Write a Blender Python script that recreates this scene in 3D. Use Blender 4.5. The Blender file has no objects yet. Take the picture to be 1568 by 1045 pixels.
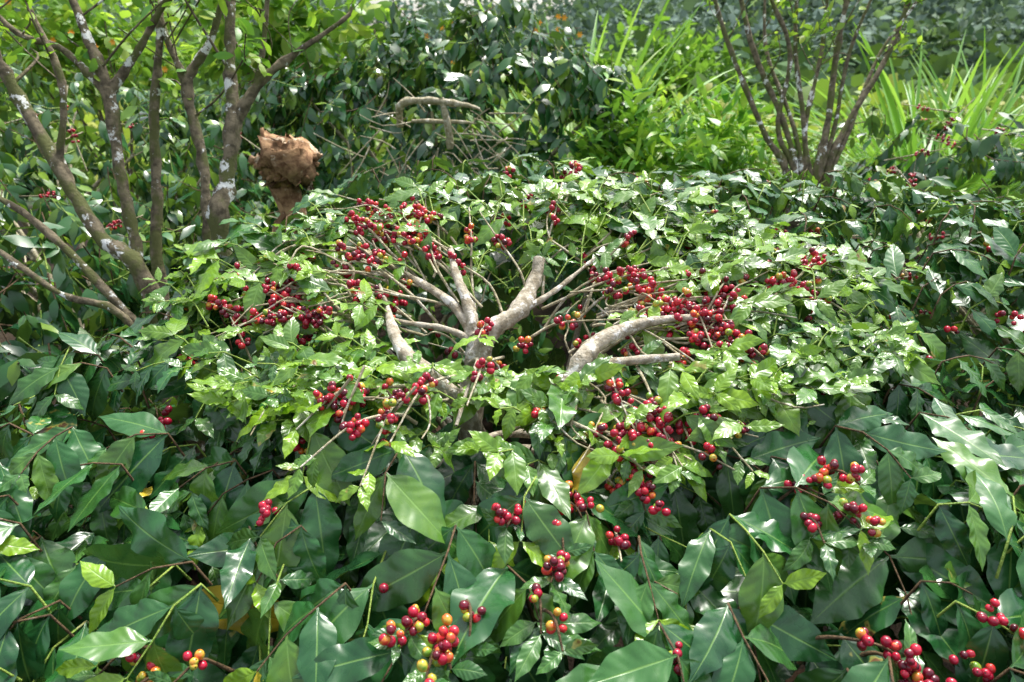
import bpy, math, numpy as np
from mathutils import Vector
R=np.random.RandomState(7)
def U(a,b): return R.uniform(a,b)
sc=bpy.context.scene
# ------------------------------------------------------------ material helpers
class NT:
    def __init__(s,name):
        s.m=bpy.data.materials.new(name); s.m.use_nodes=True; s.t=s.m.node_tree; s.t.nodes.clear()
    def n(s,ty,**k):
        nd=s.t.nodes.new(ty)
        for a,b in k.items(): setattr(nd,a,b)
        return nd
    def l(s,a,b): s.t.links.new(a,b)
    def put(s,sock,v):
        if hasattr(v,'is_linked') or hasattr(v,'links'): s.l(v,sock)
        else:
            if sock.type=='RGBA' and len(v)==3: v=(*v,1)
            sock.default_value=v
    def math(s,op,a,b=None,c=None):
        nd=s.n('ShaderNodeMath',operation=op); s.put(nd.inputs[0],a)
        if b is not None: s.put(nd.inputs[1],b)
        if c is not None: s.put(nd.inputs[2],c)
        return nd.outputs[0]
    def rng(s,v,a,b,c=0.,d=1.,smooth=True):
        nd=s.n('ShaderNodeMapRange'); nd.interpolation_type='SMOOTHSTEP' if smooth else 'LINEAR'
        s.put(nd.inputs[0],v)
        for i,q in enumerate((a,b,c,d)): s.put(nd.inputs[i+1],q)
        return nd.outputs[0]
    def mix(s,f,a,b,bt='MIX'):
        nd=s.n('ShaderNodeMix',data_type='RGBA',blend_type=bt)
        s.put(nd.inputs[0],f); s.put(nd.inputs[6],a); s.put(nd.inputs[7],b)
        return nd.outputs[2]
    def noise(s,scale,detail=3,rough=.55,vec=None):
        nd=s.n('ShaderNodeTexNoise'); nd.inputs['Scale'].default_value=scale
        nd.inputs['Detail'].default_value=detail; nd.inputs['Roughness'].default_value=rough
        if vec is None:
            if not hasattr(s,'tc'): s.tc=s.n('ShaderNodeTexCoord')
            vec=s.tc.outputs['Object']
        s.l(vec,nd.inputs['Vector']); return nd.outputs[0]
    def bsdf(s,col,rough,spec=.5,bump=None,coat=0):
        b=s.n('ShaderNodeBsdfPrincipled'); s.put(b.inputs['Base Color'],col); s.put(b.inputs['Roughness'],rough)
        s.put(b.inputs['Specular IOR Level'],spec)
        if coat: s.put(b.inputs['Coat Weight'],coat); b.inputs['Coat Roughness'].default_value=.12
        if bump is not None: s.l(bump,b.inputs['Normal'])
        return b.outputs[0]
    def bump(s,h,st,dist):
        b=s.n('ShaderNodeBump'); b.inputs['Strength'].default_value=st; b.inputs['Distance'].default_value=dist
        s.l(h,b.inputs['Height']); return b.outputs[0]
    def out(s,sh):
        o=s.n('ShaderNodeOutputMaterial'); s.l(sh,o.inputs['Surface']); return s.m

def leaf_mat(name,dark,light,young,back,rough=.30,trans=.2,tcol=(.3,.55,.05),veins=True,spots=True,yellow=.985,spec=.5):
    s=NT(name); at=s.n('ShaderNodeAttribute',attribute_name='lc')
    sep=s.n('ShaderNodeSeparateColor'); s.l(at.outputs['Color'],sep.inputs[0])
    u,v,r=sep.outputs[0],sep.outputs[1],sep.outputs[2]; y=at.outputs['Alpha']
    col=s.mix(r,dark,light)
    col=s.mix(y,col,young)
    nrm=None; ro=rough
    if veins or spots:
        nz=s.noise(38,2)
    if veins:
        av=s.math('MULTIPLY',s.math('ABSOLUTE',s.math('SUBTRACT',v,.5)),2.)
        mid=s.rng(av,.01,.07,1.,0.)
        ph=s.math('MULTIPLY',s.math('SUBTRACT',u,s.math('MULTIPLY',av,.15)),7.5)
        tri=s.math('PINGPONG',ph,.5)
        line=s.rng(tri,0.,.045,1.,0.)
        line=s.math('MULTIPLY',line,s.rng(av,.6,.95,1.,.0))
        col=s.mix(s.rng(nz,.3,.7,0.,.4),col,light)
        col=s.mix(s.math('MULTIPLY',line,.06),col,(.20,.34,.10))
        col=s.mix(s.math('MULTIPLY',mid,.5),col,(.20,.38,.08))
        puck=s.math('MULTIPLY',s.rng(tri,0.,.5),s.rng(av,.0,.4))
        h=s.math('ADD',s.math('MULTIPLY',puck,.7),s.math('MULTIPLY',nz,.8))
        h=s.math('SUBTRACT',h,s.math('MULTIPLY',mid,.5))
        nrm=s.bump(h,.28,.0024)
        ro=s.rng(nz,.3,.7,rough-.03,rough+.10)
    if spots:
        pick=s.math('GREATER_THAN',s.math('FRACT',s.math('MULTIPLY',r,37.)),.94)
        col=s.mix(s.math('MULTIPLY',pick,s.rng(nz,.58,.63)),col,(.30,.29,.06))
        col=s.mix(s.math('MULTIPLY',pick,s.rng(nz,.66,.69)),col,(.16,.07,.02))
        yl=s.math('GREATER_THAN',s.math('FRACT',s.math('MULTIPLY',r,17.3)),yellow)
        col=s.mix(yl,col,(.50,.38,.03))
    geo=s.n('ShaderNodeNewGeometry'); bf=geo.outputs['Backfacing']
    col2=s.mix(s.math('MULTIPLY',bf,.75),col,s.mix(y,back,young))
    ro=s.math('ADD',s.math('MULTIPLY',bf,.2),ro)
    b=s.bsdf(col2,ro,spec,nrm)
    t=s.n('ShaderNodeBsdfTranslucent'); s.l(s.mix(.55,col,tcol),t.inputs[0])
    mx=s.n('ShaderNodeMixShader')
    s.l(s.math('ADD',s.math('MULTIPLY',y,.25),trans),mx.inputs[0])
    s.l(b,mx.inputs[1]); s.l(t.outputs[0],mx.inputs[2])
    return s.out(mx.outputs[0])

M_leaf=leaf_mat('coffee_leaf',(.008,.054,.018),(.025,.122,.026),(.30,.52,.02),(.07,.16,.05),rough=.25,trans=.08,spec=.7,yellow=.997)
M_leafb=leaf_mat('coffee_leaf_distant',(.009,.055,.019),(.034,.135,.029),(.32,.52,.03),(.07,.15,.05),rough=.27,trans=.10,veins=False,spots=False,spec=.65)
M_bright=leaf_mat('bright_leaf',(.06,.24,.015),(.16,.40,.025),(.40,.60,.04),(.15,.32,.05),rough=.42,trans=.28,veins=False,spots=False)
M_tree=leaf_mat('tree_leaf',(.08,.21,.02),(.19,.38,.035),(.46,.56,.06),(.16,.28,.06),rough=.45,trans=.35,veins=False,spots=False)
M_bank=leaf_mat('bank_leaf',(.09,.17,.03),(.22,.32,.05),(.46,.45,.07),(.20,.27,.07),rough=.6,trans=.25,veins=False,spots=False)
M_grass=leaf_mat('grass_blade',(.09,.28,.03),(.19,.42,.06),(.36,.50,.10),(.15,.32,.07),rough=.45,trans=.28,veins=False,spots=False)
M_far=leaf_mat('forest_leaf',(.035,.08,.038),(.095,.165,.065),(.22,.28,.10),(.08,.13,.06),rough=.9,trans=.1,veins=False,spots=False,spec=.1)
M_haze_tint=leaf_mat('forest_leaf_haze_tint',(.10,.155,.135),(.18,.25,.195),(.26,.32,.21),(.14,.20,.155),rough=.9,trans=.1,veins=False,spots=False,spec=.1)  # aerial haze painted into the leaf colours: paler, bluer forest leaf for far trees

def cherry_mat():
    s=NT('cherry_skin'); at=s.n('ShaderNodeAttribute',attribute_name='lc')
    sep=s.n('ShaderNodeSeparateColor'); s.l(at.outputs['Color'],sep.inputs[0])
    u,r=sep.outputs[0],sep.outputs[2]; y=at.outputs['Alpha']
    cr=s.n('ShaderNodeValToRGB'); e=cr.color_ramp.elements
    e[0].position=0; e[0].color=(.07,.003,.012,1); e[1].position=1; e[1].color=(.16,.32,.03,1)
    for p,c in ((.15,(.17,.004,.02,1)),(.35,(.36,.006,.032,1)),(.6,(.54,.012,.04,1)),(.74,(.62,.05,.03,1)),(.82,(.66,.22,.03,1)),(.9,(.5,.42,.05,1))):
        q=e.new(p); q.color=c
    yy=s.math('ADD',y,s.rng(s.noise(70,2),.3,.7,-.09,.09)); s.l(yy,cr.inputs[0])
    col=s.mix(s.rng(u,.955,.98),cr.outputs[0],(.05,.025,.015))
    return s.out(s.bsdf(col,.24,.5,None,coat=.25))
M_cherry=cherry_mat()
def bark_mat(name,a,b,lich,amt,moss=None,scale=30,rough=.85):
    s=NT(name); n1=s.noise(scale,5,.65); col=s.mix(s.rng(n1,.35,.65),a,b)
    if moss: col=s.mix(s.rng(s.noise(scale*.35,4),.48,.60),col,moss)
    col=s.mix(s.rng(s.noise(scale*.45,5,.7),amt,amt+.05),col,lich)
    h=s.math('ADD',s.noise(scale*3,4,.7),n1)
    return s.out(s.bsdf(col,rough,.3,s.bump(h,.9,.006)))
M_bark=bark_mat('tree_bark',(.075,.062,.038),(.24,.20,.13),(.78,.80,.76),.575,(.11,.12,.04))
M_pale=bark_mat('coffee_bark',(.26,.22,.15),(.56,.51,.41),(.80,.78,.73),.56,None,45)
M_stem=bark_mat('lateral_stem',(.26,.23,.12),(.54,.49,.34),(.70,.66,.55),.57,None,50,.6)
M_dstem=bark_mat('brown_stem',(.06,.04,.02),(.16,.10,.05),(.25,.2,.14),.62,None,60,.7)
M_gstem=bark_mat('green_stem',(.16,.28,.04),(.28,.38,.07),(.3,.32,.12),.62,None,40,.5)
M_stump=bark_mat('rotten_wood',(.14,.07,.035),(.42,.26,.14),(.60,.48,.34),.56,None,20,.95)

# ------------------------------------------------------------ geometry accumulator
class Geo:
    def __init__(s): s.V=[];s.F=[];s.A=[];s.M=[];s.nv=0
    def add(s,V,F,A,mat):
        V=np.asarray(V,float).reshape(-1,3); F=np.asarray(F,int).reshape(-1,4)
        s.V.append(V); s.F.append(F+s.nv); s.A.append(np.asarray(A,float).reshape(-1,4)); s.M.append(np.full(len(F),mat)); s.nv+=len(V)
    def build(s,name,mats,parent=None):
        V=np.concatenate(s.V);F=np.concatenate(s.F);A=np.concatenate(s.A);Mi=np.concatenate(s.M)
        me=bpy.data.meshes.new(name); me.vertices.add(len(V)); me.vertices.foreach_set('co',V.ravel().astype(np.float32))
        me.loops.add(F.size); me.loops.foreach_set('vertex_index',F.ravel().astype(np.int32))
        me.polygons.add(len(F)); me.polygons.foreach_set('loop_start',np.arange(0,F.size,4,dtype=np.int32))
        me.polygons.foreach_set('material_index',Mi.astype(np.int32))
        me.polygons.foreach_set('use_smooth',np.ones(len(F),dtype=bool))
        me.update(calc_edges=True)
        at=me.attributes.new('lc','FLOAT_COLOR','POINT'); at.data.foreach_set('color',A.ravel().astype(np.float32))
        for m in mats: me.materials.append(m)
        o=bpy.data.objects.new(name,me); sc.collection.objects.link(o)
        if parent: o.parent=parent
        return o
def empty(name):
    o=bpy.data.objects.new(name,None); sc.collection.objects.link(o); return o
def nrm(a): return a/np.maximum(np.linalg.norm(a,axis=-1,keepdims=True),1e-9)
PROF={'coffee':([0,.06,.12,.25,.4,.55,.7,.82,.9,.96,1],[.011,.016,.09,.175,.212,.205,.162,.098,.045,.016,.003]),
 'lance':([0,.1,.3,.6,.85,1],[.01,.07,.15,.14,.05,.003]),
 'oval':([0,.08,.25,.5,.75,.92,1],[.01,.08,.2,.26,.21,.1,.01]),
 'grass':([0,.1,.4,.8,1],[.007,.010,.011,.007,.001]),
 'clump':([0,.2,.5,.8,1],[.15,.4,.5,.4,.1])}
def leafset(geo,items,nu,nv,mat,prof='coffee',wave=.038,fold=.3):
    """items: list of (P,D,U,L,droop,rnd,young)"""
    if not items: return
    n=len(items)
    P=np.array([i[0] for i in items]);D=nrm(np.array([i[1] for i in items]));Up=np.array([i[2] for i in items])
    L=np.array([i[3] for i in items]);dr=np.array([i[4] for i in items])+1e-3
    rn=np.array([i[5] for i in items]);yo=np.array([i[6] for i in items])
    Y=nrm(np.cross(Up,D));Z=nrm(np.cross(D,Y))
    u=np.linspace(0,1,nu+1);v=np.linspace(-1,1,nv+1)
    uu,vv=np.meshgrid(u,v,indexing='ij'); ww=np.interp(uu,*PROF[prof])
    uu,vv,ww=uu.ravel(),vv.ravel(),ww.ravel()
    d=dr[:,None]; th=d*uu
    cx=np.sin(th)/d; cz=-(1-np.cos(th))/d
    wsc=R.uniform(.78,1.12,n)[:,None]
    fo=fold*R.uniform(.2,1.4,n)[:,None]
    ph=R.uniform(0,6.28,n)[:,None]; ph2=R.uniform(0,6.28,n)[:,None]; fr=R.uniform(2.4,3.8,n)[:,None]
    wv=wave*R.uniform(.4,1.5,n)[:,None]
    side=vv*ww*wsc*(1+.06*np.sin(6.283*fr*uu+np.where(vv>0,ph,ph2)+1))
    lift=np.abs(vv)*ww*fo-vv**2*ww*.22+wv*vv**2*(ww/.2)*np.sin(6.283*fr*uu+np.where(vv>0,ph,ph2))
    twist=R.normal(0,.35,n)[:,None]*uu
    s2=side*np.cos(twist)-lift*np.sin(twist); l2=side*np.sin(twist)+lift*np.cos(twist)
    bend=R.normal(0,.07,n)[:,None]*uu**2
    lx=cx+np.sin(th)*l2; lz=cz+np.cos(th)*l2; ly=s2+bend
    L=L[:,None,None]
    V=P[:,None,:]+L*(lx[...,None]*D[:,None,:]+ly[...,None]*Y[:,None,:]+lz[...,None]*Z[:,None,:])
    m=(nu+1)*(nv+1)
    i,j=np.meshgrid(np.arange(nu),np.arange(nv),indexing='ij'); a=(i*(nv+1)+j).ravel()
    f=np.stack([a,a+nv+1,a+nv+2,a+1],1)
    F=f[None]+(np.arange(n)*m)[:,None,None]
    A=np.stack([np.broadcast_to(uu,(n,m)),np.broadcast_to(vv*.5+.5,(n,m)),np.broadcast_to(rn[:,None],(n,m)),np.broadcast_to(yo[:,None],(n,m))],-1)
    geo.add(V,F,A,mat)
def tube(geo,pts,rad,mat,sides=6,sub=0,jit=0,cap=False):
    pts=np.array(pts,float); rad=np.array(rad if hasattr(rad,'__len__') else [rad]*len(pts),float)
    if len(rad)!=len(pts): rad=np.interp(np.linspace(0,1,len(pts)),np.linspace(0,1,len(rad)),rad)
    if sub:
        n=len(pts); k=np.arange(n); t=np.linspace(0,n-1,(n-1)*sub+1)
        e=np.vstack([2*pts[0]-pts[1],pts,2*pts[-1]-pts[-2]])
        i=np.minimum(t.astype(int),n-2); f=(t-i)[:,None]
        p0,p1,p2,p3=e[i],e[i+1],e[i+2],e[i+3]
        pts=.5*((2*p1)+(-p0+p2)*f+(2*p0-5*p1+4*p2-p3)*f**2+(-p0+3*p1-3*p2+p3)*f**3)
        rad=np.interp(t,k,rad)
    if jit:
        pts=pts+R.normal(0,1,pts.shape)*rad[:,None]*jit*.5; rad=rad*(1+R.normal(0,1,len(rad))*jit)
    T=nrm(np.gradient(pts,axis=0))
    a=np.array([0,0,1.]) if abs(T[0][2])<.8 else np.array([1.,0,0])
    B=nrm(np.cross(T[0],a)); Bs=[]
    for t in T:
        B=nrm(B-t*np.dot(B,t)); Bs.append(B)
    Bs=np.array(Bs);Cs=np.cross(T,Bs)
    an=np.linspace(0,2*math.pi,sides,endpoint=False)
    rr=rad[:,None]*(1+ (R.normal(0,1,(len(pts),sides))*jit if jit else 0))
    V=pts[:,None,:]+rr[...,None]*(np.cos(an)[None,:,None]*Bs[:,None,:]+np.sin(an)[None,:,None]*Cs[:,None,:])
    n=len(pts);i,j=np.meshgrid(np.arange(n-1),np.arange(sides),indexing='ij')
    F=np.stack([i*sides+j,i*sides+(j+1)%sides,(i+1)*sides+(j+1)%sides,(i+1)*sides+j],-1)
    geo.add(V,F,np.full((n*sides,4),.5),mat)
def spheretemplate(k):
    q=[];
    for ax in range(3):
        for sg in (-1,1):
            for i in range(k):
                for j in range(k):
                    c=[]
                    for (di,dj) in ((0,0),(1,0),(1,1),(0,1)):
                        a=math.tan((2*(i+di)/k-1)*math.pi/4);b=math.tan((2*(j+dj)/k-1)*math.pi/4)
                        p=[0,0,0];p[ax]=sg;p[(ax+1)%3]=a*sg;p[(ax+2)%3]=b
                        c.append(p)
                    q.append(c)
    q=np.array(q).reshape(-1,3);q=q/np.linalg.norm(q,axis=1,keepdims=True)
    r,inv=np.unique(np.round(q,5),axis=0,return_inverse=True)
    return r,inv.reshape(-1,4)
SV,SF=spheretemplate(6)
def cherries(geo,items,mat):
    n=len(items)
    C=np.array([i[0] for i in items]);X=nrm(np.array([i[1] for i in items]));r=np.array([i[2] for i in items]);rp=np.array([i[3] for i in items])
    a=nrm(R.normal(0,1,(n,3)));Y=nrm(np.cross(X,a));Z=np.cross(X,Y)
    ax=SV[:,0]; dim=np.where(ax>.9,1.-.12*np.clip((ax-.93)/.07,0,1),1)*1.14
    V=C[:,None,:]+r[:,None,None]*((ax*dim)[None,:,None]*X[:,None,:]+SV[:,1][None,:,None]*Y[:,None,:]+SV[:,2][None,:,None]*Z[:,None,:])
    m=len(SV);F=SF[None]+(np.arange(n)*m)[:,None,None]
    A=np.stack([np.broadcast_to(ax,(n,m)),np.zeros((n,m)),np.broadcast_to(R.rand(n)[:,None],(n,m)),np.broadcast_to(rp[:,None],(n,m))],-1)
    geo.add(V,F,A,mat)

# ------------------------------------------------------------ main coffee plant
YT=[.3,.6,.8,1.1,1.4,1.8,2.1,2.5,3,4];ZT=[.70,.93,1.04,1.16,1.25,1.40,1.46,1.42,1.24,1.1]
def H(x,y):
    h=np.interp(y,YT,ZT)
    xe=np.interp(y,[.5,1.2,1.6,2.1,2.4],[-.9,-.95,-.75,-.38,-.15])
    h-=min(.7,1.1*max(0,xe-x)); h-=.08*max(0,x-.6)
    h+=.022*math.sin(7*x+3*y)+.018*math.sin(11*y-5*x+1)
    h+=.07*math.exp(-((x+.2)/.25)**2-((y-2.0)/.25)**2)
    return h
def Hn(x,y):
    e=.04; return nrm(np.array([-(H(x+e,y)-H(x-e,y))/(2*e),-(H(x,y+e)-H(x,y-e))/(2*e),1.]))
CX,CY=0.0,1.44
CL=[(-.35,1.74,3),(-.36,1.64,3),(-.24,1.71,3),(-.36,1.53,3),(-.26,1.61,2),(-.20,1.60,2),(-.62,1.39,3),(-.55,1.42,2),(-.51,1.44,2),(-.46,1.47,1),(-.51,1.36,2),(-.42,1.37,2),
(-.06,1.38,1),(-.10,1.65,1),(-.03,1.65,1),(-.13,1.57,1),(.25,1.52,2),(.29,1.47,2),(.21,1.54,1),(.28,1.65,1),(.36,1.36,3),(.38,1.32,3),(.40,1.27,3),(.47,1.26,3),(.35,1.39,2),(.44,1.36,2),
(.59,1.44,2),(.70,1.54,2),(.63,1.43,1),(.67,1.41,1),(.17,1.07,2),(.23,1.07,3),(.26,1.10,3),(.22,1.02,3),(.20,1.16,1),(.27,1.13,2),(-.31,1.10,2),(-.27,1.03,1),(-.21,1.06,2),(-.16,1.11,1),
(.01,.94,1),(.10,.97,1),(.08,.92,0),(.07,.85,1),(-.14,.76,1),(-.09,.74,1),(-.11,.71,1),(-.06,.77,0),(.48,.97,1),(.55,.99,1),(.54,.91,1),(.48,.91,0),(.52,.74,1),(.55,.71,1),(.57,.70,1),
(-.56,.75,0),(-.52,.72,0),(-.45,.74,0),(.04,.79,0),(.06,.76,0),(-.06,1.18,1),(.12,1.38,1),(.11,1.74,1),(.18,2.02,1),(.36,1.10,2),(-.32,1.43,2),(.43,1.46,2)]
CA=np.array(CL)
def blocked(x,y):
    return bool(np.any((np.abs(CA[:,0]-x)<.055)&(y-CA[:,1]<.035)&(y-CA[:,1]>-.085)))
def hole(x,y,k=1.): return math.hypot((x-.0)/(.29*k),(y-1.43)/(.175*k))<1
def ring(x,y):
    d2=math.hypot((x-.05)/.66,(y-1.44)/.33)
    return min(1,max(0.,(d2-.55)/.42))
near,mid_,stems,chs=[],[],Geo(),[]
def put(it,y): (near if y<1.25 else mid_).append(it)
def pair_leaves(p,T,N,L,y0,tilt=None,young=0,skip=.06):
    S=nrm(np.cross(T,N)); rot=U(-.5,.5); S=nrm(S+N*rot)
    for sg in (-1,1):
        if R.rand()<skip: continue
        tl=U(-1.0,.05) if tilt is None else tilt+U(-.2,.2)
        D=nrm(T*U(.1,1.0)+S*sg*U(.4,1.0)+np.array([0,0,1])*tl)
        out=np.array([D[0],D[1],0])*max(0,-D[2])
        up=nrm(N+np.array([0,-.25 if y0<1.3 else 0,.2])+out*.9+R.normal(0,.28,3))
        put((p,D,up,L*U(.75,1.12),U(.1,1.0),R.rand(),min(1,max(0,young+U(-.08,.08)))),y0)
def shoot(x,y,ang,off,n,L,young_tip=.7):
    step=L*.30; pts=[]
    px,py=x,y; a=ang; sag=U(-.1,.3)
    for i in range(n+1):
        f=i/n
        z=H(px,py)+off+.015*math.sin(f*3)-sag*f*f*n*step
        pts.append(np.array([px,py,z])); a+=U(-.3,.3)
        px+=math.cos(a)*step; py+=math.sin(a)*step
    T0=nrm(pts[1]-pts[0]); tube(stems,[pts[0]-T0*.02-np.array([0,0,.05])]+pts,[.0024,.0012],0 if R.rand()<.45 else 1,5)
    for i in range(n+1):
        T=nrm(pts[min(i+1,n)]-pts[max(i-1,0)]); N=Hn(pts[i][0],pts[i][1])
        g=0 if i<n-1 else young_tip*(.3 if i==n-1 else 1)
        s=1 if i<n-1 else (.85 if i==n-1 else .5)
        pair_leaves(pts[i],T,N,L*s,y,young=g if R.rand()<.5 else g*.12,tilt=None if i<n else .0)
def field(sp,ymax,offr,Lf,jit=.055,yt=.7):
    for gx in np.arange(-1.7,2.4,sp):
        for gy in np.arange(.3,ymax,sp):
            x,y=gx+U(-jit,jit),gy+U(-jit,jit)
            if x>1.0*y+.5 or x<-1.0*y-.5: continue
            if R.rand()>ring(x,y)*1.02: continue
            if offr[1]>-.05 and blocked(x,y) and R.rand()<.75: continue
            ang=math.atan2(y-CY,x-CX)+R.normal(0,.6)
            if y>1.7: ang=math.atan2(.4,x-CX)+U(-1.5,1.5)
            L=(U(.13,.19) if y<1.2 else (U(.10,.15) if y<1.7 else U(.085,.125)))*Lf
            shoot(x,y,ang,U(*offr),R.randint(2,4 if y<1.3 else 5),L,young_tip=yt)
field(.094,2.7,(-.10,.0),1.,yt=.8)
field(.115,1.45,(-.26,-.12),1.08,yt=.1)
# dense fill below the front canopy, so the soil never shows
for k in range(520):
    x,y=U(-1.2,1.5),U(.45,1.27)
    if x>1.0*y+.45 or x<-1.0*y-.45: continue
    N=Hn(x,y); D=nrm(np.array([(x-CX)*.6,-.5,U(-.8,-.1)])+R.normal(0,.35,3))
    put((np.array([x,y,H(x,y)+U(-.34,-.12)]),D,nrm(N+np.array([0,-.4,0])+R.normal(0,.3,3)),U(.14,.19),U(.1,.8),R.rand()*.7,0),y)
for k in range(800):
    x,y=U(-1.3,1.7),U(.4,2.5)
    if x>1.0*y+.5 or x<-1.0*y-.5: continue
    if hole(x,y,1.15) or hole(x,y-.12,1.): continue
    N=Hn(x,y); D=nrm(np.array([x-CX,y-CY,U(-.8,.1)])+R.normal(0,.3,3))
    off=U(-.45,-.22)
    mid_.append((np.array([x,y,H(x,y)+off]),D,nrm(N+R.normal(0,.4,3)),U(.11,.15),U(.1,.8),R.rand()*.5,0))
# young tufts over the open ring
for k in range(640):
    a=U(0,6.283); q=math.sqrt(U(.14,1))
    x,y=.04+.80*q*math.cos(a),1.44+.40*q*math.sin(a)
    if hole(x,y,.95) and R.rand()<.96: continue
    if blocked(x,y) and R.rand()<.65: continue
    dn=.03 if (y<1.36 and abs(x)<.3) else 0
    off=U(-.04,.04)-dn; ang=math.atan2(y-CY,x-CX)+U(-1.4,1.4)
    p=np.array([x,y,H(x,y)+off]); L=U(.030,.088)
    T=np.array([math.cos(ang),math.sin(ang),.2])
    q2=p+T*.03; tube(stems,[p-T*.05-np.array([0,0,.03]),p,q2],[.002,.0012],0,5)
    yg=U(.15,1)
    pair_leaves(p,T,Hn(x,y),L*1.45,y,tilt=-.2,young=yg*.6); pair_leaves(q2,T,Hn(x,y),L,y,tilt=.15,young=yg)
    if R.rand()<.5: pair_leaves(q2+T*.012,T,Hn(x,y),L*.5,y,tilt=.5,young=min(1,yg+.2))
def cluster(p,T,n,green=0.):
    for c in range(n):
        e1=nrm(np.cross(T,R.normal(0,1,3)))
        r=U(.0052,.0076); d=e1*(r+U(.002,.008))+T*U(-.010,.010)
        rp=R.choice([U(0,.42),U(.35,.68),U(.7,.85),U(.85,1)],p=[.50-green*.4,.34-green*.2,.09+green*.2,.07+green*.4])
        chs.append((p+d,e1+R.normal(0,.3,3),r,rp))
for (x,y,w) in CL:
    fg=y<1.03
    deep=-.03 if fg else .0
    p=np.array([x,y,H(x,y)+deep+.012])
    d=np.array([x-CX,y-CY]); r=np.hypot(*d); d=d/max(r,.05)
    if r<.12: d=nrm(R.normal(0,1,2))
    aa=R.normal(0,.35); d=np.array([d[0]*math.cos(aa)-d[1]*math.sin(aa),d[0]*math.sin(aa)+d[1]*math.cos(aa)])
    ln=U(.06,.10) if fg else min(r*.8,U(.12,.24))
    if r<.12: ln=.07
    st=np.array([x,y])-d*ln
    s0=np.array([st[0],st[1],H(*st)-(U(.12,.16) if fg else U(.03,.08))]); ex=.04 if fg else U(.06,.13); en=np.array([x,y])+d*ex
    e=np.array([en[0],en[1],H(*en)+deep+U(-.01,.02)])
    mid=(s0+p)/2+np.array([U(-.025,.025),U(-.025,.025),.008])
    tube(stems,[s0,mid,p,e],[.0038,.0032,.0024,.0016],1 if fg else 2,6,sub=4)
    T=nrm(e-mid)
    for k in range(w+1+(1 if fg and w else 0)):
        t=(k-w/2)*.026
        cluster(p+T*t+R.normal(0,.003,3),T,R.randint(4,9),.5 if fg and x<0 else 0)
    if w>=2:
        for k in range(2):
            q=p+np.append(R.normal(0,.034,2),0); q[2]=H(q[0],q[1])+deep+U(-.02,.012)
            T2=nrm(T+R.normal(0,.4,3)); tube(stems,[q-T2*.09-np.array([0,0,.02]),q,q+T2*.06],[.003,.0016],2,5)
            cluster(q,T2,R.randint(4,8)); cluster(q+T2*.026,T2,R.randint(2,7))
    for s_ in (0,1): pair_leaves(e-T*.03*s_,T,Hn(x,y),U(.04,.08),y,tilt=0,young=U(.2,.9) if not fg else .1)
def bare(p0,p1,up0,up1,rad=.0034,fruit=.45):
    pts=[]; p0=np.array(p0);p1=np.array(p1); t=p1-p0; pr=np.array([-t[1],t[0]])*U(-.4,.4); k2=U(.6,1.4)
    for q in np.linspace(0,1,7):
        v=p0*(1-q)+p1*q+pr*math.sin(q*3.14*k2)+R.normal(0,.010,2)
        pts.append(np.array([v[0],v[1],H(*v)+up0*(1-q)+up1*q+U(.0,.035)*math.sin(q*3.1)]))
    tube(stems,pts,[rad*U(.7,1.3),rad*.4],2,5,sub=3)
    for q in R.choice(6,2):
        if R.rand()<fruit:
            T=nrm(pts[min(q+1,5)]-pts[max(q-1,0)]); cluster(pts[q],T,R.randint(2,7),.2)
for k in range(11): bare((U(-.30,-.20),U(1.38,1.58)),(U(-.68,-.45),U(1.32,1.56)),-.04,.02)
for k in range(5): bare((U(-.25,-.18),U(1.52,1.6)),(U(-.5,-.25),U(1.65,1.85)),-.04,.02)
for k in range(12): bare((U(.16,.30),U(1.32,1.56)),(U(.34,.72),U(1.20,1.54)),-.04,.015)
for k in range(6): bare((U(.0,.2),U(1.22,1.32)),(U(.1,.3),U(.98,1.10)),-.05,.0)
for k in range(4): bare((U(-.3,-.1),U(1.18,1.28)),(U(-.4,-.15),U(1.0,1.1)),-.05,.0)
for k in range(5): bare((U(.05,.2),U(1.6,1.68)),(U(.1,.5),U(1.78,1.95)),-.04,.0)
for k in range(6):
    a=U(0,6.28); c0=np.array([U(-.2,.25),1.45+U(-.1,.15)]); bare(c0,c0+.2*np.array([math.cos(a),math.sin(a)]),-.14,-.06,fruit=.3)
for k in range(80):
    x,y=U(-.8,1.3),U(.6,2.3); p=np.array([x,y,H(x,y)-U(.02,.08)]); T=nrm(R.normal(0,1,3)*[1,1,.2])
    cluster(p,T,R.randint(3,7)); cluster(p+T*.025,T,R.randint(2,6))
coffee=empty('coffee_plant')
g=Geo(); leafset(g,near,18,4,0); leafset(g,mid_,10,4,0); g.build('leaves',[M_leaf],coffee)
stems.build('lateral_stems',[M_gstem,M_dstem,M_stem],coffee)
g=Geo(); cherries(g,chs,0); g.build('cherries',[M_cherry],coffee)
g=Geo()
def limb(pts,rad,jit=.07): tube(g,pts,rad,0,12,sub=6,jit=jit)
limb([(-.06,1.36,.2),(-.10,1.36,.8),(-.09,1.38,1.08),(-.05,1.40,1.20),(.01,1.44,1.235),(.05,1.52,1.28),(.065,1.56,1.33)],[.045,.034,.028,.021,.020,.017,.014])
limb([(-.085,1.39,1.10),(-.085,1.42,1.20),(-.10,1.46,1.25),(-.13,1.53,1.30),(-.15,1.62,1.34)],[.024,.016,.013,.010,.006])
limb([(-.085,1.41,1.19),(-.13,1.47,1.24),(-.20,1.53,1.27),(-.30,1.58,1.31),(-.38,1.62,1.34)],[.013,.011,.009,.007,.004])
limb([(-.085,1.41,1.18),(-.15,1.41,1.21),(-.25,1.39,1.235),(-.34,1.42,1.26)],[.009,.007,.006,.004])
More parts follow.
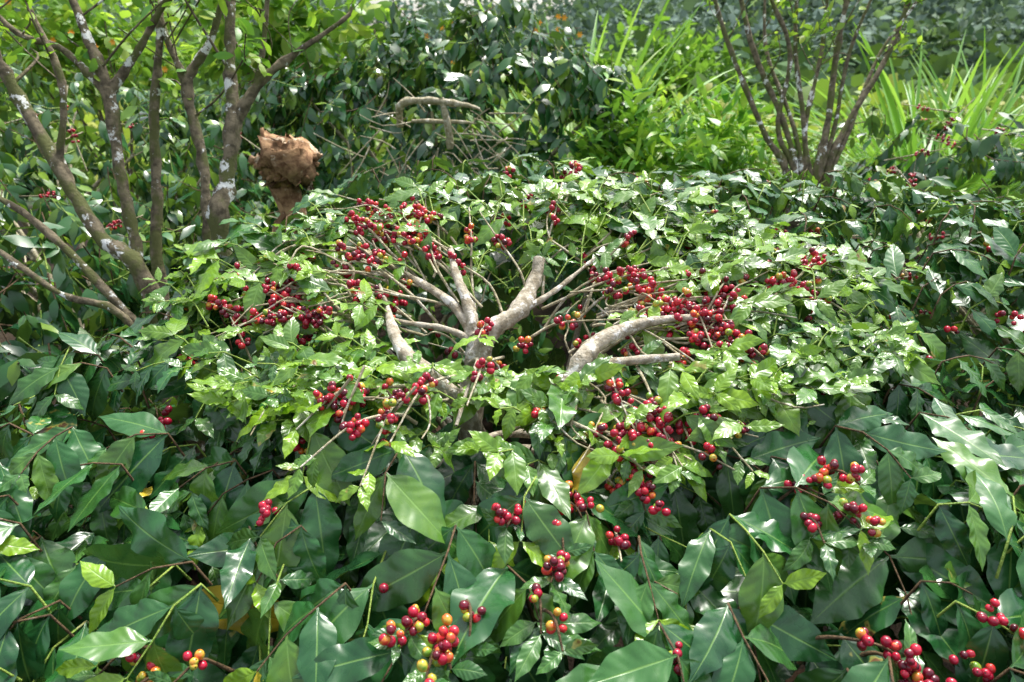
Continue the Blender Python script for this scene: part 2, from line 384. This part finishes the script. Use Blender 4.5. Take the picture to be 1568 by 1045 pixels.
limb([(-.02,1.25,.5),(-.08,1.22,1.05),(-.15,1.20,1.18),(-.20,1.235,1.21),(-.24,1.30,1.235),(-.27,1.40,1.26),(-.30,1.48,1.29)],[.03,.025,.020,.018,.012,.006,.003])
limb([(.05,1.25,.5),(.09,1.20,1.05),(.13,1.23,1.19),(.17,1.28,1.225),(.24,1.32,1.245),(.31,1.33,1.26),(.42,1.32,1.27)],[.03,.026,.021,.017,.014,.009,.005])
limb([(.14,1.25,1.18),(.22,1.25,1.20),(.33,1.23,1.22)],[.014,.010,.007])
limb([(.02,1.45,1.235),(.10,1.50,1.27),(.2,1.6,1.32)],[.009,.006,.003])
limb([(-.09,1.36,1.15),(-.07,1.28,1.19),(-.08,1.18,1.19),(-.10,1.08,1.15)],[.006,.005,.004,.003])
for k in range(16):
    a=U(0,6.28); r=U(.25,.8); c=np.array([U(-.1,.1),U(1.3,1.5),U(.5,.95)])
    e=np.array([r*math.cos(a),1.42+r*.7*math.sin(a),0]); e[2]=H(e[0],e[1])-U(.1,.22)
    m=(c+e)/2+np.array([0,0,.04]); limb([c,m,e],[.012,.008,.004])
g.build('trunk_and_limbs',[M_pale],coffee)

# ------------------------------------------------------------ generic bushes
def ell():
    while True:
        n=nrm(R.normal(0,1,3))
        if n[2]>-.35 and n[1]<.5: return n
def coffee_bush(name,c,r,n,L=.12,fruit=0,yp=.3):
    e=empty(name); g=Geo(); st=Geo(); it=[]; ch=[]
    c=np.array(c,float); r=np.array(r,float); lob=R.uniform(0,6.28,6)
    def surf(d):
        k=1+.12*math.sin(3*math.atan2(d[1],d[0])+lob[0])+.10*math.sin(5*d[0]+7*d[2]+lob[1])+.06*math.sin(9*d[2]+6*d[1]+lob[2])
        return c+r*d*k
    for k in range(n):
        d=ell(); p=surf(d)*1.; p=c+(p-c)*U(.86,1.02)
        T=nrm(np.array([d[0],d[1],0])+np.array([0,0,U(-.7,.3)])+R.normal(0,.35,3))
        N=nrm(d+np.array([0,0,.35]))
        nn=R.randint(3,6); step=L*.34; q=p.copy(); q0=p.copy()
        for i in range(nn):
            S=nrm(np.cross(T,N)); last=i==nn-1
            for sg in (-1,1):
                D=nrm(T*U(.2,.9)+S*sg*U(.4,1)+np.array([0,0,U(-1.3,.0)]))
                yv=(0 if R.rand()>yp*.4 else U(.1,.5)) if not last else (U(.3,1.) if R.rand()<yp else .05)
                it.append((q,D,nrm(N+R.normal(0,.3,3)),L*U(.7,1.1)*(.6 if last else 1),U(.1,.9),R.rand(),yv))
            q=q+T*step; T=nrm(T+np.array([0,0,-.12])+R.normal(0,.08,3))
        tube(st,[q0-T*.06,q0,q],[.0035,.002],0 if R.rand()<.5 else 1,4)
    for k in range(fruit):
        d=ell()
        if d[2]<.2: d[2]=abs(d[2])+.3; d=nrm(d)
        p=surf(d); T=nrm(R.normal(0,1,3)*[1,1,.3]); tube(st,[p-T*.2,p,p+T*.12],[.004,.002],2,4)
        for j in range(3):
            for cc in range(R.randint(4,8)):
                e1=nrm(np.cross(T,R.normal(0,1,3))); rr=U(.0065,.008)
                ch.append((p+T*(j-1)*.03+e1*(rr+U(.002,.01)),e1,rr,R.choice([U(0,.6),U(.6,1)],p=[.9,.1])))
    for k in range(7):
        a=U(0,6.28); tube(st,[(c[0]+U(-.1,.1),c[1]+U(-.1,.1),0),(c[0]+.3*r[0]*math.cos(a),c[1]+.3*r[1]*math.sin(a),c[2]),c+r*[.7*math.cos(a),.7*math.sin(a),.6]],[.03,.02,.008],2,6,sub=4)
    leafset(g,it,6,2,0,wave=.03); g.build('leaves',[M_leafb],e); st.build('branches',[M_gstem,M_dstem,M_stem],e)
    if ch:
        g2=Geo(); cherries(g2,ch,0); g2.build('cherries',[M_cherry],e)
    return e
coffee_bush('coffee_plant',(-.45,5.1,.80),(1.5,1.0,1.14),950,L=.145)
coffee_bush('coffee_plant',(-2.7,4.1,.5),(1.6,1.1,1.02),620,L=.13,fruit=24,yp=.8)
coffee_bush('coffee_plant',(-1.95,2.35,.35),(1.05,.7,.66),520)
coffee_bush('coffee_plant',(-1.45,3.35,.4),(.6,.5,.72),240,yp=.6)
coffee_bush('coffee_plant',(-.6,3.3,.3),(.6,.5,.66),200,yp=.4)
coffee_bush('coffee_plant',(3.0,4.3,.55),(1.9,1.3,.80),700,fruit=150,yp=.5)
coffee_bush('coffee_plant',(1.0,3.3,.4),(1.2,.6,.74),330)
coffee_bush('coffee_plant',(2.6,2.7,.4),(1.1,.8,.72),400,fruit=30,yp=.6)
coffee_bush('coffee_plant',(-4.6,6.5,.6),(2.2,1.2,1.2),300,L=.15,yp=.7)
coffee_bush('coffee_plant',(-1.9,6.6,.6),(1.6,1.0,1.25),330,L=.15,yp=.6)
coffee_bush('coffee_plant',(6.2,6.8,.4),(2.4,1.4,.95),320,L=.15,fruit=20)

def foliage(name,c,r,n,L,mat,prof='lance',up=.3,shell=.55,youngp=.3,nu=4,lobes=5,trunk=True,nv=2):
    e=empty(name); g=Geo(); it=[]; c=np.array(c,float); r=np.array(r,float)
    lc=[(nrm(R.normal(0,1,3))*R.uniform(.25,.62),U(.35,.6)) for _ in range(lobes*3)]
    for k in range(n//6):
        o,s=lc[R.randint(len(lc))]
        d=nrm(R.normal(0,1,3)); p=c+r*(o+d*s*U(shell,1.05))
        T=nrm(d*[1,1,.6]+np.array([0,0,up])+R.normal(0,.3,3)); rb=R.rand()
        for j in range(6):
            D=nrm(T*.8+R.normal(0,.6,3)+np.array([0,0,up*.6-.1]))
            it.append((p+T*L*.35*j*.7,D,nrm(np.array([0,0,1.])+R.normal(0,.4,3)),L*U(.6,1.15),U(.1,.8),min(1,rb*.7+R.rand()*.3),U(.2,1) if R.rand()<youngp else 0))
    leafset(g,it,nu,nv,0,prof=prof,wave=.01); g.build('leaves',[mat],e)
    if trunk:
        st=Geo()
        for k in range(8):
            o,s=lc[k]; e2=c+r*o
            tube(st,[(c[0]+U(-.04,.04),c[1]+U(-.04,.04),-1.5 if c[1]>12 else -.1),((c[0]+e2[0])/2,(c[1]+e2[1])/2,c[2]*.6),e2],[.02*max(1,r[2]),.006*max(1,r[2])],0,6,sub=4,jit=.05)
        st.build('branches',[M_bark],e)
    return e
foliage('leafy_shrub',(.78,4.35,1.05),(.50,.42,.60),2100,.14,M_bright,up=.1,youngp=.35,shell=.35,nu=6)
foliage('leafy_shrub',(1.35,4.75,1.05),(.48,.45,.56),1500,.14,M_bright,up=.1,youngp=.3,shell=.35,nu=6)
for c,r,n,m in [((2.2,7.5,.75),(1.5,1,.85),2200,M_bank),((4.4,9,.5),(2.2,1.2,.9),2200,M_bank),((-.3,8.5,1.0),(1.3,1,1.1),2600,M_bank),((1.3,10,.8),(1.4,1,1.0),1800,M_tree),((7.5,11,.5),(2.5,1.4,1.0),2000,M_bank)]:
    foliage('bank_bush',c,r,n,.15,m,prof='oval',youngp=.45)
foliage('broadleaf_tree',(-1.75,5.6,2.12),(.75,.6,.60),1000,.17,M_tree,prof='oval',up=-.1,youngp=.4)
foliage('broadleaf_tree',(-5.0,9,2.0),(2.0,1.4,1.15),2200,.20,M_tree,prof='oval',youngp=.45)
foliage('broadleaf_tree',(3.4,17,1.2),(1.9,1.3,1.6),2600,.28,M_tree,prof='oval',youngp=.05)

# ------------------------------------------------------------ lichen covered trees
def tree(name,stems_,leafn,leafL,mat,leafzmin,extra=2):
    e=empty(name); g=Geo(); lf=Geo(); it=[]
    for pts,rad in stems_:
        tube(g,pts,rad,0,10,sub=7,jit=.10)
        P=np.array(pts)
        for k in range(extra):
            i=R.randint(len(P)//2,len(P)) if len(P)>2 else 1
            f=R.rand(); a=P[i-1]*(1-f)+P[i]*f
            if a[2]<leafzmin-.15: continue
            d=nrm(np.array([U(-1,1),U(-.7,.7),U(.3,1.2)]))
            l=U(.2,.5); q=[a,a+d*l*.5+R.normal(0,.02,3),a+d*l+R.normal(0,.04,3)]
            tube(g,q,[rad[-1]*.5,.0025],0,6,sub=3,jit=.05)
            for j in range(leafn):
                f2=R.rand()**.6; p=q[0]*(1-f2)+q[2]*f2+R.normal(0,.012,3)
                D=nrm(d*.4+R.normal(0,.7,3)+[0,0,.2])
                it.append((p,D,nrm(R.normal(0,.5,3)+[0,0,1]),leafL*U(.5,1.2),U(.1,.9),R.rand(),U(.1,1) if R.rand()<.5 else 0))
    g.build('trunk_and_limbs',[M_bark],e)
    if it: leafset(lf,it,5,2,0,prof='oval',wave=.01); lf.build('leaves',[mat],e)
    return e
tree('lichen_covered_tree',[
 ([(-1.10,2.08,.0),(-1.12,2.09,.6),(-1.18,2.11,1.11),(-1.33,2.17,1.24),(-1.46,2.25,1.44),(-1.61,2.35,1.69),(-1.73,2.42,1.95),(-1.8,2.5,2.3)],[.045,.035,.026,.023,.021,.019,.016,.012]),
 ([(-1.14,2.12,.3),(-1.22,2.2,.95),(-1.28,2.26,1.08),(-1.30,2.31,1.19),(-1.35,2.40,1.42),(-1.39,2.50,1.67),(-1.47,2.58,1.85),(-1.54,2.65,2.04),(-1.6,2.7,2.3)],[.035,.027,.021,.019,.018,.022,.015,.012,.008]),
 ([(-1.2,2.2,.3),(-1.29,2.41,1.05),(-1.30,2.52,1.31),(-1.31,2.62,1.57),(-1.29,2.73,1.84),(-1.30,2.82,2.06),(-1.3,2.9,2.4)],[.03,.022,.018,.016,.013,.011,.007]),
 ([(-1.12,2.0,.7),(-1.19,1.97,1.03),(-1.39,2.00,1.10),(-1.58,2.05,1.22),(-1.75,2.08,1.30)],[.018,.012,.010,.009,.007]),
 ([(-1.14,2.02,.9),(-1.27,2.05,1.08),(-1.45,2.12,1.25),(-1.61,2.16,1.36),(-1.8,2.18,1.41)],[.02,.013,.012,.010,.008]),
 ([(-1.39,2.50,1.66),(-1.30,2.55,1.78),(-1.21,2.61,1.93),(-1.14,2.64,2.02),(-1.0,2.7,2.3)],[.017,.012,.010,.008,.005]),
 ([(-1.39,2.50,1.66),(-1.55,2.56,1.80),(-1.70,2.58,1.85),(-1.85,2.63,1.98)],[.015,.012,.010,.007]),
 ([(-1.46,2.25,1.44),(-1.42,2.3,1.7),(-1.5,2.35,1.95),(-1.48,2.4,2.2)],[.012,.010,.008,.005]),
],11,.06,M_bright,1.7,5)
tree('lichen_covered_tree',[
 ([(-1.0,2.3,.0),(-1.02,2.34,1.13),(-1.00,2.43,1.37),(-.98,2.51,1.56),(-.99,2.59,1.75),(-.99,2.71,2.05),(-.97,2.8,2.4)],[.05,.034,.028,.026,.019,.016,.012]),
 ([(-1.02,2.33,.8),(-1.10,2.43,1.08),(-1.13,2.56,1.42),(-1.19,2.67,1.68),(-1.10,2.73,1.84),(-1.04,2.82,2.06),(-1.0,2.9,2.3)],[.03,.020,.018,.021,.013,.011,.008]),
 ([(-.98,2.51,1.56),(-.88,2.57,1.70),(-.76,2.61,1.79),(-.59,2.65,1.90),(-.56,2.66,1.94)],[.022,.016,.011,.007,.003]),
 ([(-1.19,2.67,1.68),(-1.28,2.75,1.9),(-1.30,2.8,2.2)],[.014,.010,.006]),
 ([(-.90,2.56,1.68),(-.86,2.6,1.85),(-.80,2.65,2.2)],[.010,.008,.005]),
],11,.06,M_bright,1.7,5)
b=np.array([1.75,4.08,0.]); S=[]
for tx,ty,r in [(1.16,4.5,.016),(1.32,4.49,.018),(1.45,4.4,.014),(1.67,4.49,.014),(1.86,4.5,.013),(1.98,4.49,.019),(2.12,4.45,.012),(2.36,4.49,.017),(2.5,4.6,.012),(1.55,4.7,.012)]:
    w=tx-1.75; c1,c2=U(-.07,.07),U(-.07,.07)
    S.append(([b+[w*.1,0,.2],b+[w*.16,.02,1.05],b+[w*.40+c1,.12,1.40],b+[w*.68+c2,(ty-4.08)*.7,1.82],(tx,ty,2.2),(tx+w*.3,ty+.1,2.7)],[r*1.8,r*1.4,r,r*.9,r*.7,r*.5]))
tree('lichen_covered_tree',S,12,.065,M_tree,1.8,5)

# rotten stump
g=Geo()
zz=[0,1.08,1.2,1.26,1.30,1.34,1.38,1.41,1.43]; rr=[.08,.060,.050,.055,.10,.115,.10,.055,.015]
zl=np.concatenate([np.linspace(0,1.2,14),np.linspace(1.215,1.43,20)])
pts=[(-1.05+.02*math.sin(5*z)+.03*math.sin(19*z),3.24,z) for z in zl]
tube(g,pts,np.interp(zl,zz,rr),0,26,jit=.17)
for k in range(34):
    a=U(0,6.28); z=U(1.27,1.40); r=np.interp(z,zz,rr)*.8; p=np.array([-1.05+r*math.cos(a)*1.25,3.24+r*math.sin(a),z])
    d=nrm(np.array([math.cos(a)*1.5,math.sin(a),U(-.6,.5)]))*U(.015,.05); tube(g,[p-d*.5,p+d*.5,p+d,p+d*1.3],[U(.012,.024),.018,.012,.002],0,9,sub=3,jit=.25)
tube(g,[(-1.05,3.24,1.15),(-.98,3.2,1.0),(-.95,3.2,.7)],[.03,.02,.02],0,8,sub=4,jit=.06)
tube(g,[(-1.10,3.26,1.36),(-1.14,3.28,1.42),(-1.16,3.3,1.48)],[.03,.022,.008],0,8,sub=3,jit=.2)
g.build('tree_stump',[M_stump])
g=Geo()
for pts,r in [([(-.66,4.2,1.42),(-.62,4.1,1.55),(-.42,4.08,1.56),(-.22,4.1,1.53),(-.17,4.12,1.50)],[.02,.022,.02,.012,.002]),([(-.58,4.15,1.45),(-.34,4.1,1.45),(-.2,4.1,1.44)],[.012,.014,.002]),([(-.36,4.12,1.3),(-.37,4.08,1.45),(-.40,4.08,1.58)],[.02,.02,.015])]:
    tube(g,pts,r,0,8,sub=5,jit=.1)
for k in range(45):
    p=np.array([U(-1.0,.0),4.15,U(1.1,1.5)]); d=nrm(np.array([U(-1,1),U(-.4,0),U(-1,.6)]))
    tube(g,[p,p+d*U(.1,.2)+R.normal(0,.02,3),p+d*U(.2,.4)],[.005,.002],0,5,sub=2)
g.build('dry_branch',[M_stem])

def grass(name,c,n,L,spread,lean=.35):
    g=Geo(); it=[]
    for k in range(n):
        a=U(0,6.28); q=U(0,spread); p=np.array([c[0]+q*math.cos(a),c[1]+q*math.sin(a),c[2]])
        D=nrm(np.array([math.cos(a)*lean*U(.2,1.3),math.sin(a)*lean*U(.2,1.3),1.]))
        it.append((p,D,nrm(np.array([-math.cos(a),-math.sin(a),.2])),L*U(.6,1.1),U(.2,1.7),R.rand(),U(.2,.8) if R.rand()<.3 else 0))
    leafset(g,it,12,2,0,prof='grass',wave=.0,fold=.5); return g.build(name,[M_grass])
grass('tall_grass_clump',(.55,5.9,.3),110,2.15,.22)
grass('tall_grass_clump',(3.6,6.0,.3),230,2.0,.4,.5)
grass('tall_grass_clump',(1.65,4.9,.2),60,1.35,.4,.3)
grass('tall_grass_clump',(2.5,5.4,.2),70,1.25,.5,.4)
grass('tall_grass_clump',(4.8,6.8,.2),130,2.0,.6,.5)

# ------------------------------------------------------------ terrain
def G(x,y):
    z=0 if y<9 else -.16*(y-9) if y<45 else -5.76
    if y>45:
        ridge=8+.20*max(0,x+4)+.14*max(0,-x-34)
        t=min(1,(y-45)/110.); z=-5.76+(ridge+6)*(t*t*(3-2*t))
    return z+.05*math.sin(x*1.3)*math.cos(y*1.1)+(.8*math.sin(x*.05+1)*math.sin(y*.04) if y>20 else 0)
g=Geo(); ys=np.concatenate([np.arange(-8,12,.5),np.arange(12,60,3),np.arange(60,420,12)]); xs=np.concatenate([-np.geomspace(320,6,26),np.arange(-5.5,6,.5),np.geomspace(6,320,26)])
V=[[x,y,G(x,y)] for y in ys for x in xs]; nx=len(xs)
F=[[j*nx+i,j*nx+i+1,(j+1)*nx+i+1,(j+1)*nx+i] for j in range(len(ys)-1) for i in range(nx-1)]
g.add(V,F,np.full((len(V),4),.5),0)
s=NT('soil_and_grass'); c1=s.mix(s.rng(s.noise(3,6),.4,.6),(.018,.012,.008),(.04,.028,.018))
c2=s.mix(s.rng(s.noise(.12,6),.4,.65),(.04,.08,.04),(.085,.14,.06))
sx=s.n('ShaderNodeSeparateXYZ'); s.l(s.tc.outputs['Object'],sx.inputs[0])
mat=s.out(s.bsdf(s.mix(s.rng(sx.outputs[1],7.,14.),c1,c2),.95,.2,s.bump(s.noise(12,6),.8,.05)))
g.build('ground',[mat])
g=Geo(); it=[]
for k in range(500):
    it.append((np.array([U(-3,3),U(0,4),.05+U(0,.03)]),nrm(np.append(R.normal(0,1,2),.1)),nrm(np.array([0,0,1])+R.normal(0,.3,3)),U(.08,.13),U(-.5,.9),R.rand(),0))
s=NT('dead_leaf'); at=s.n('ShaderNodeAttribute',attribute_name='lc'); sp_=s.n('ShaderNodeSeparateColor'); s.l(at.outputs['Color'],sp_.inputs[0])
leafset(g,it,5,2,0); g.build('leaf_litter',[s.out(s.bsdf(s.mix(sp_.outputs[2],(.04,.02,.012),(.12,.07,.04)),.8,.2))])
g=Geo(); itn=[]; itf=[]
for k in range(900):
    y=U(36,165); x=U(-.85,.9)*y
    z=G(x,y); h=U(3,7.5); w=h*U(.35,.55); tb=R.rand()**1.5; yg=U(.2,.9) if R.rand()<.12 else 0
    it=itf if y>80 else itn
    for j in range(64):
        d=nrm(R.normal(0,1,3)); p=np.array([x,y,z+h*.5])+d*[w,w,h*.5]*U(.6,1.05)*(1+.25*math.sin(4*d[0]+k)*math.sin(5*d[2]+2*k))
        it.append((p,nrm(d+R.normal(0,.7,3)),nrm(R.normal(0,.6,3)+[0,0,1]),U(.7,1.3)*h/6,U(.1,.8),min(1,tb*.85+.15*R.rand()),yg))
leafset(g,itn,2,2,0,prof='clump',wave=0); leafset(g,itf,2,2,1,prof='clump',wave=0); g.build('hillside_forest',[M_far,M_haze_tint])
g=Geo(); it=[]
for k in range(170):
    y=U(11,38); x=U(-.8,.9)*y; z=G(x,y); h=U(1.2,2.4); w=h*U(.4,.7); tb=R.rand(); yb=U(.3,.9) if R.rand()<.3 else 0
    for j in range(100):
        d=nrm(R.normal(0,1,3)); p=np.array([x,y,z+h*.5])+d*[w,w,h*.5]*U(.5,1.05)*(1+.25*math.sin(4*d[0]+k)*math.sin(5*d[2]+2*k))
        it.append((p,nrm(d+R.normal(0,.7,3)+[0,0,.3]),nrm(R.normal(0,.6,3)+[0,0,1]),U(.16,.34)*(y/20+.5),U(.1,.8),min(1,tb*.7+.3*R.rand()),yb))
leafset(g,it,2,2,0,prof='clump',wave=0); g.build('hillside_scrub',[M_bank])
s=NT('flower_petal'); mf=s.out(s.bsdf((.85,.38,.02),.5))
g=Geo(); it=[]
for k in range(40):
    c=np.array([U(-1.3,.7),U(7.3,7.6),U(1.5,2.2)]) if k<22 else np.array([U(-5,-2.5),U(6,7),U(1.6,2.3)])
    for j in range(6):
        a=j*1.047; it.append((c,nrm(np.array([math.cos(a),-.4,math.sin(a)])),np.array([0,-1.,.2]),.035,.2,.5,0))
leafset(g,it,3,2,0,prof='oval'); g.build('orange_flowers',[mf])

# ------------------------------------------------------------ light, sky, camera
el,az=math.radians(62),math.radians(28)
w=bpy.data.worlds.new('World'); sc.world=w; w.use_nodes=True; nt=w.node_tree; nt.nodes.clear()
sk=nt.nodes.new('ShaderNodeTexSky'); sk.sky_type='NISHITA'; sk.sun_disc=False; sk.sun_elevation=el; sk.sun_rotation=az
sk.dust_density=5; sk.air_density=1.2; sk.ozone_density=1
hs=nt.nodes.new('ShaderNodeHueSaturation'); hs.inputs['Saturation'].default_value=.45; hs.inputs['Value'].default_value=2.0
bg=nt.nodes.new('ShaderNodeBackground'); bg.inputs['Strength'].default_value=.15
o=nt.nodes.new('ShaderNodeOutputWorld'); nt.links.new(sk.outputs[0],hs.inputs['Color']); nt.links.new(hs.outputs[0],bg.inputs[0]); nt.links.new(bg.outputs[0],o.inputs[0])
ld=bpy.data.lights.new('sun','SUN'); ld.energy=4.8; ld.angle=math.radians(9); ld.color=(1,.97,.90)
lo=bpy.data.objects.new('sun',ld); sc.collection.objects.link(lo)
dirv=Vector((math.sin(az)*math.cos(el),math.cos(az)*math.cos(el),math.sin(el)))
lo.rotation_euler=dirv.to_track_quat('Z','Y').to_euler()
cd=bpy.data.cameras.new('camera'); co=bpy.data.objects.new('camera',cd); sc.collection.objects.link(co)
co.location=(0,0,1.75); co.rotation_euler=(math.radians(90-22),0,0); cd.lens=24; cd.sensor_width=36; cd.clip_end=2000; cd.clip_start=.02
cd.dof.use_dof=True; cd.dof.focus_distance=1.4; cd.dof.aperture_fstop=5.6
sc.camera=co
sc.view_settings.view_transform='Standard'; sc.view_settings.look='None'; sc.view_settings.exposure=0
